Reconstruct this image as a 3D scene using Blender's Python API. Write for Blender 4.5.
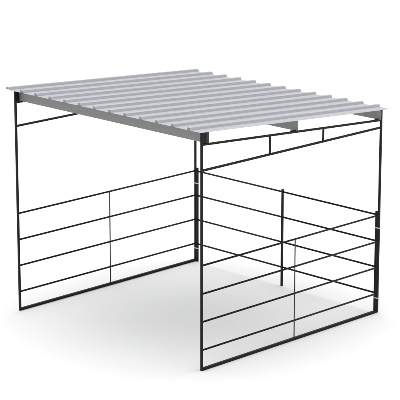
import bpy, bmesh, math
from mathutils import Vector, Matrix

for o in list(bpy.data.objects):
    bpy.data.objects.remove(o, do_unlink=True)
scene = bpy.context.scene
C = scene.collection

# ------------------------------------------------------------------ camera
cam_d = bpy.data.cameras.new("camera")
cam = bpy.data.objects.new("camera", cam_d)
C.objects.link(cam)
cam_d.sensor_width = 36.0
cam_d.lens = 2108.46 / 400.0 * 36.0
cam_d.clip_start = 0.5
cam_d.clip_end = 2000.0
cam.location = (22.1084, -18.5103, 9.2116)
PITCH = math.radians(-14.785)
YAW = math.radians(134.951)
fwd = Vector((math.cos(YAW) * math.cos(PITCH), math.sin(YAW) * math.cos(PITCH), math.sin(PITCH)))
cam.rotation_mode = 'QUATERNION'
cam.rotation_quaternion = fwd.to_track_quat('-Z', 'Y')
scene.camera = cam
scene.render.resolution_x = 1024
scene.render.resolution_y = 1024

# ------------------------------------------------------------------ light: white studio dome, brighter overhead
world = bpy.data.worlds.new("World")
scene.world = world
world.use_nodes = True
wn, wl = world.node_tree.nodes, world.node_tree.links
wn.clear()
w_out = wn.new('ShaderNodeOutputWorld')
w_bg = wn.new('ShaderNodeBackground')
w_tc = wn.new('ShaderNodeTexCoord')
w_dot = wn.new('ShaderNodeVectorMath')
w_dot.operation = 'DOT_PRODUCT'
w_dot.inputs[1].default_value = Vector((-0.11, 0.16, 1.0)).normalized()   # brightest part of the dome
w_cl = wn.new('ShaderNodeMath')
w_cl.operation = 'MAXIMUM'
w_cl.inputs[1].default_value = 0.0
w_pw = wn.new('ShaderNodeMath')
w_pw.operation = 'POWER'
w_pw.inputs[1].default_value = 4.0
w_ma = wn.new('ShaderNodeMath')
w_ma.operation = 'MULTIPLY_ADD'
w_ma.inputs[1].default_value = 2.24
w_ma.inputs[2].default_value = 0.605
wl.new(w_tc.outputs['Generated'], w_dot.inputs[0])
wl.new(w_dot.outputs['Value'], w_cl.inputs[0])
wl.new(w_cl.outputs[0], w_pw.inputs[0])
wl.new(w_pw.outputs[0], w_ma.inputs[0])
w_bg.inputs['Color'].default_value = (1, 1, 1, 1)
wl.new(w_ma.outputs[0], w_bg.inputs['Strength'])
wl.new(w_bg.outputs[0], w_out.inputs['Surface'])

scene.view_settings.view_transform = 'Standard'
scene.view_settings.look = 'None'
scene.view_settings.exposure = 0.0
scene.view_settings.gamma = 1.0

# ------------------------------------------------------------------ materials
def material(name, col, rough, metal=0.0, var=0.0, scale=8.0, rvar=0.0, stretch=(1, 1, 1), spec=0.5, bump=0.0):
    m = bpy.data.materials.new(name)
    m.use_nodes = True
    n, l = m.node_tree.nodes, m.node_tree.links
    b = n['Principled BSDF']
    b.inputs['Metallic'].default_value = metal
    b.inputs['Specular IOR Level'].default_value = spec
    tc = n.new('ShaderNodeTexCoord')
    mp = n.new('ShaderNodeMapping')
    mp.inputs['Scale'].default_value = stretch
    nz = n.new('ShaderNodeTexNoise')
    nz.inputs['Scale'].default_value = scale
    nz.inputs['Detail'].default_value = 4.0
    l.new(tc.outputs['Object'], mp.inputs['Vector'])
    l.new(mp.outputs[0], nz.inputs['Vector'])
    cr = n.new('ShaderNodeMapRange')
    cr.inputs['From Min'].default_value = 0.25
    cr.inputs['From Max'].default_value = 0.75
    cr.inputs['To Min'].default_value = 1 - var
    cr.inputs['To Max'].default_value = 1 + var
    l.new(nz.outputs[0], cr.inputs['Value'])
    mx = n.new('ShaderNodeVectorMath')
    mx.operation = 'SCALE'
    mx.inputs[0].default_value = col
    l.new(cr.outputs[0], mx.inputs['Scale'])
    l.new(mx.outputs[0], b.inputs['Base Color'])
    rr = n.new('ShaderNodeMapRange')
    rr.inputs['From Min'].default_value = 0.25
    rr.inputs['From Max'].default_value = 0.75
    rr.inputs['To Min'].default_value = rough - rvar
    rr.inputs['To Max'].default_value = rough + rvar
    l.new(nz.outputs[0], rr.inputs['Value'])
    l.new(rr.outputs[0], b.inputs['Roughness'])
    if bump:
        bp = n.new('ShaderNodeBump')
        bp.inputs['Strength'].default_value = bump
        bp.inputs['Distance'].default_value = 0.002
        l.new(nz.outputs[0], bp.inputs['Height'])
        l.new(bp.outputs[0], b.inputs['Normal'])
    return m

M_GROUND = material('white_ground', (0.90, 0.90, 0.90), 0.9, var=0.004, scale=0.6, spec=0.1)
M_BLACK = material('black_powder_coat', (0.0085, 0.0085, 0.009), 0.42, var=0.15, scale=14, rvar=0.06, spec=0.15)
M_STRAP = material('worn_black_strap', (0.028, 0.028, 0.029), 0.5, var=0.12, scale=14, rvar=0.05, spec=0.2)
M_PURLIN = material('grey_primed_steel', (0.240, 0.242, 0.240), 0.55, var=0.05, scale=5, rvar=0.05, stretch=(0.4, 3, 3), spec=0.35)
M_ROOF = material('galvalume_sheet', (0.470, 0.482, 0.508), 0.5, metal=0.05, spec=0.25, var=0.02, scale=3, rvar=0.05, stretch=(3, 0.5, 3))
M_ZINC = material('zinc_band', (0.55, 0.55, 0.56), 0.35, metal=0.3, var=0.03, scale=20)

# ------------------------------------------------------------------ helpers
def link(name, bm, mat, parent=None, bevel=0.0):
    if bevel:
        bmesh.ops.bevel(bm, geom=list(bm.edges), offset=bevel, segments=2, profile=0.5, affect='EDGES')
    bmesh.ops.recalc_face_normals(bm, faces=bm.faces)
    me = bpy.data.meshes.new(name)
    bm.to_mesh(me)
    bm.free()
    me.materials.append(mat)
    ob = bpy.data.objects.new(name, me)
    C.objects.link(ob)
    if parent:
        ob.parent = parent
    return ob

def hexa(bm, lo, hi):
    """box from eight corners: lo = four bottom corners, hi = four top corners (same order)"""
    v = [bm.verts.new(p) for p in list(lo) + list(hi)]
    for f in ((3, 2, 1, 0), (4, 5, 6, 7), (0, 1, 5, 4), (1, 2, 6, 5), (2, 3, 7, 6), (3, 0, 4, 7)):
        bm.faces.new([v[i] for i in f])

def box(bm, x0, x1, y0, y1, z0, z1):
    hexa(bm, [(x0, y0, z0), (x1, y0, z0), (x1, y1, z0), (x0, y1, z0)],
             [(x0, y0, z1), (x1, y0, z1), (x1, y1, z1), (x0, y1, z1)])

def square_tube(name, a, b, s, mat, parent, bevel=0.0025):
    """square tube running from a to b; its sides stay upright"""
    a, b = Vector(a), Vector(b)
    d = (b - a).normalized()
    side = Vector((1, 0, 0)) if abs(d.x) < 0.5 else Vector((0, 1, 0))
    up = d.cross(side).normalized()
    side = up.cross(d).normalized()
    h = s / 2
    offs = [(-h, -h), (h, -h), (h, h), (-h, h)]
    bm = bmesh.new()
    hexa(bm, [a + side * i + up * j for i, j in offs], [b + side * i + up * j for i, j in offs])
    return link(name, bm, mat, parent, bevel)

def round_rod(name, a, b, r, mat, parent, n=16):
    a, b = Vector(a), Vector(b)
    d = b - a
    bm = bmesh.new()
    bmesh.ops.create_cone(bm, cap_ends=True, segments=n, radius1=r, radius2=r, depth=d.length,
                          matrix=Matrix.Translation((a + b) / 2) @ d.to_track_quat('Z', 'Y').to_matrix().to_4x4())
    for f in bm.faces:
        f.smooth = len(f.verts) == 4
    return link(name, bm, mat, parent)

# ------------------------------------------------------------------ setting: white ground
bm = bmesh.new()
g = 400.0
bm.faces.new([bm.verts.new(p) for p in ((-g, -g, 0), (g, -g, 0), (g, g, 0), (-g, g, 0))])
ground = link('ground', bm, M_GROUND)
ground['kind'] = 'structure'

# ------------------------------------------------------------------ dimensions (metres)
W, D = 3.66, 3.536            # opening width, side depth
HF, HB = 3.203, 2.951         # roof underside over the front and back posts
SL = (HB - HF) / D
def roof_z(y): return HF + SL * y
UF, UB = 3.040, 2.804         # sloping top chord, centre line
def chord_z(y): return UF + (UB - UF) / D * y
LC = 2.699                    # level lower chord
RAILS = (0.282, 0.668, 1.050, 1.434)
S = 0.028                     # post tube
H = S / 2
BR = 0.036                    # bottom rail tube

shelter = bpy.data.objects.new('shelter', None)
C.objects.link(shelter)
shelter['label'] = 'open-front black steel tube livestock shelter with ribbed silver metal roof and rail sides'
shelter['category'] = 'shelter'
P = shelter

# ------------------------------------------------------------------ side frames
for x, out in ((0.0, -1), (W, 1)):
    front = square_tube('post', (x, 0, 0.002), (x, 0, roof_z(0) - 0.003), S, M_BLACK, P)
    back = square_tube('post', (x, D, 0.002), (x, D, roof_z(D) - 0.004), S, M_BLACK, P)
    e = 0.002
    y0, y1 = H - e, D - H + e
    square_tube('bottom_rail', (x, y0, BR / 2 + 0.002), (x, y1, BR / 2 + 0.002), BR, M_BLACK, P, 0.003)
    for z in RAILS:
        round_rod('side_rail', (x, y0, z), (x, y1, z), 0.0128, M_BLACK, P)
    square_tube('top_chord', (x, y0, chord_z(y0)), (x, y1, chord_z(y1)), 0.027, M_BLACK, P)
    square_tube('lower_chord', (x, y0, LC), (x, y1, LC), 0.027, M_BLACK, P)
    for t in (0.3602, 0.6584):
        yy = D * t
        square_tube('truss_brace', (x, yy, LC + 0.0115), (x, yy, chord_z(yy) - 0.0115), 0.022, M_BLACK, P)
    # slim upright strap on the middle of the side, from the bottom rail to the top rail
    ys = D * 0.5011
    bm = bmesh.new()
    box(bm, x - 0.0135 - 0.005 if out < 0 else x + 0.0135, x - 0.0135 if out < 0 else x + 0.0135 + 0.005,
        ys - 0.0095, ys + 0.0095, BR, RAILS[3] + 0.004)
    link('upright_strap', bm, M_STRAP, P, 0.001)

# ------------------------------------------------------------------ back panel, clamped between the back posts
OFF = 0.045
for xs, xp in ((OFF, 0.0), (W - OFF, W)):
    stile = square_tube('panel_stile', (xs, D, 0.002), (xs, D, 1.487), S, M_BLACK, P)
    for z in (0.206, 1.238):
        bm = bmesh.new()
        x0, x1 = min(xs, xp) - H - 0.003, max(xs, xp) + H + 0.003
        t = 0.0028
        # closed band round the post and the stile
        box(bm, x0, x1, D - H - t, D - H - 0.0003, z, z + 0.016)
        box(bm, x0, x1, D + H + 0.0003, D + H + t, z, z + 0.016)
        box(bm, x0, x0 + t, D - H - 0.0002, D + H + 0.0002, z, z + 0.016)
        box(bm, x1 - t, x1, D - H - 0.0002, D + H + 0.0002, z, z + 0.016)
        link('clamp_band', bm, M_ZINC, stile)
for z in RAILS:
    round_rod('back_rail', (OFF + H - 0.002, D, z), (W - OFF - H + 0.002, D, z), 0.0128, M_BLACK, P)
square_tube('panel_post', (W / 2, D - 0.019, 0.002), (W / 2, D - 0.019, 1.482), S, M_BLACK, P)

# ------------------------------------------------------------------ purlins (C channels on the top chords)
def purlin(y, x0, x1, flange, cope):
    """C channel: upright web facing the front, flanges to the back cut short of the web's ends by cope"""
    t = 0.0035
    bm = bmesh.new()
    def zb(v): return chord_z(v) + 0.0147
    def zt(v): return roof_z(v) - 0.002
    def slab(xa, xb, ya, yb, f0, f1):
        hexa(bm, [(xa, ya, f0(ya)), (xb, ya, f0(ya)), (xb, yb, f0(yb)), (xa, yb, f0(yb))],
                 [(xa, ya, f1(ya)), (xb, ya, f1(ya)), (xb, yb, f1(yb)), (xa, yb, f1(yb))])
    slab(x0, x1, y, y + t, zb, zt)
    if flange:
        slab(x0 + cope, x1 - cope, y + t, y + flange, zb, lambda v: zb(v) + t)
        slab(x0 + cope, x1 - cope, y + t, y + flange, lambda v: zt(v) - t, zt)
        slab(x0 + cope, x1 - cope, y + flange - t, y + flange, lambda v: zb(v) + t, lambda v: zb(v) + 0.02)
        slab(x0 + cope, x1 - cope, y + flange - t, y + flange, lambda v: zt(v) - 0.02, lambda v: zt(v) - t)
    return link('purlin', bm, M_PURLIN, P)

YF, YM, YB = 0.074, 1.775, D - 0.070
pf = purlin(YF, 0.001, W - 0.001, 0.045, 0.0)
pm = purlin(YM, -0.040, W + 0.040, 0.055, 0.105)
pb = purlin(YB, -0.056, W + 0.056, 0.050, 0.105)

def clip(parent, name, x, y0, y1, z0f, z1f, t, mat=M_BLACK):
    bm = bmesh.new()
    hexa(bm, [(x - t, y0, z0f(y0)), (x + t, y0, z0f(y0)), (x + t, y1, z0f(y1)), (x - t, y1, z0f(y1))],
             [(x - t, y0, z1f(y0)), (x + t, y0, z1f(y0)), (x + t, y1, z1f(y1)), (x - t, y1, z1f(y1))])
    return link(name, bm, mat, parent, 0.0012)

for x, sgn in ((0.0, 1), (W, -1)):
    # full-height clip behind each front post, and the cap closing the end of the front purlin
    clip(pf, 'clip', x - sgn * 0.0035, H - 0.001, YF - 0.008, lambda y: chord_z(y) + 0.0147, lambda y: roof_z(y) - 0.0028, 0.005)
    clip(pf, 'end_cap', x - sgn * 0.0055, YF - 0.010, YF + 0.047, lambda y: chord_z(y) + 0.0160, lambda y: roof_z(y) - 0.0030, 0.006, M_STRAP)
    # low feet bolted to the chord in front of the other two
    clip(pm, 'clip', x, YM - 0.097, YM - 0.001, lambda y: chord_z(y) + 0.0138, lambda y: chord_z(y) + 0.027, 0.012)
    clip(pb, 'clip', x - sgn * 0.002, YB - 0.067, YB - 0.001, lambda y: chord_z(y) + 0.0138, lambda y: chord_z(y) + 0.027, 0.010)

# ------------------------------------------------------------------ ribbed roof sheet
X0, SP, NR = -0.112, 0.2986, 13
RH, RB, RT = 0.036, 0.068, 0.036
YR0, YR1 = -0.047, D + 0.158
prof = [(X0 - RB / 2 - 0.012, 0.0)]
for i in range(NR):
    c = X0 + SP * i
    prof += [(c - RB / 2, 0.0), (c - RT / 2 - 0.003, RH - 0.003), (c - RT / 2 + 0.002, RH), (c + RT / 2 - 0.002, RH),
             (c + RT / 2 + 0.003, RH - 0.003), (c + RB / 2, 0.0)]
prof += [(W + 0.026, 0.0)]
TH = 0.0022
bm = bmesh.new()
ys = [YR0 + (YR1 - YR0) * k / 12 for k in range(13)]
top = [[bm.verts.new((px, y, roof_z(y) + pz + TH)) for px, pz in prof] for y in ys]
bot = [[bm.verts.new((px, y, roof_z(y) + pz)) for px, pz in prof] for y in ys]
m = len(prof)
for k in range(12):
    for i in range(m - 1):
        bm.faces.new((top[k][i], top[k][i + 1], top[k + 1][i + 1], top[k + 1][i]))
        bm.faces.new((bot[k][i + 1], bot[k][i], bot[k + 1][i], bot[k + 1][i + 1]))
    bm.faces.new((top[k][0], top[k + 1][0], bot[k + 1][0], bot[k][0]))
    bm.faces.new((top[k][m - 1], bot[k][m - 1], bot[k + 1][m - 1], top[k + 1][m - 1]))
for k, flip in ((0, 1), (12, 0)):
    for i in range(m - 1):
        q = (top[k][i], bot[k][i], bot[k][i + 1], top[k][i + 1])
        bm.faces.new(q if flip else q[::-1])
roof = link('roof_sheet', bm, M_ROOF, P)
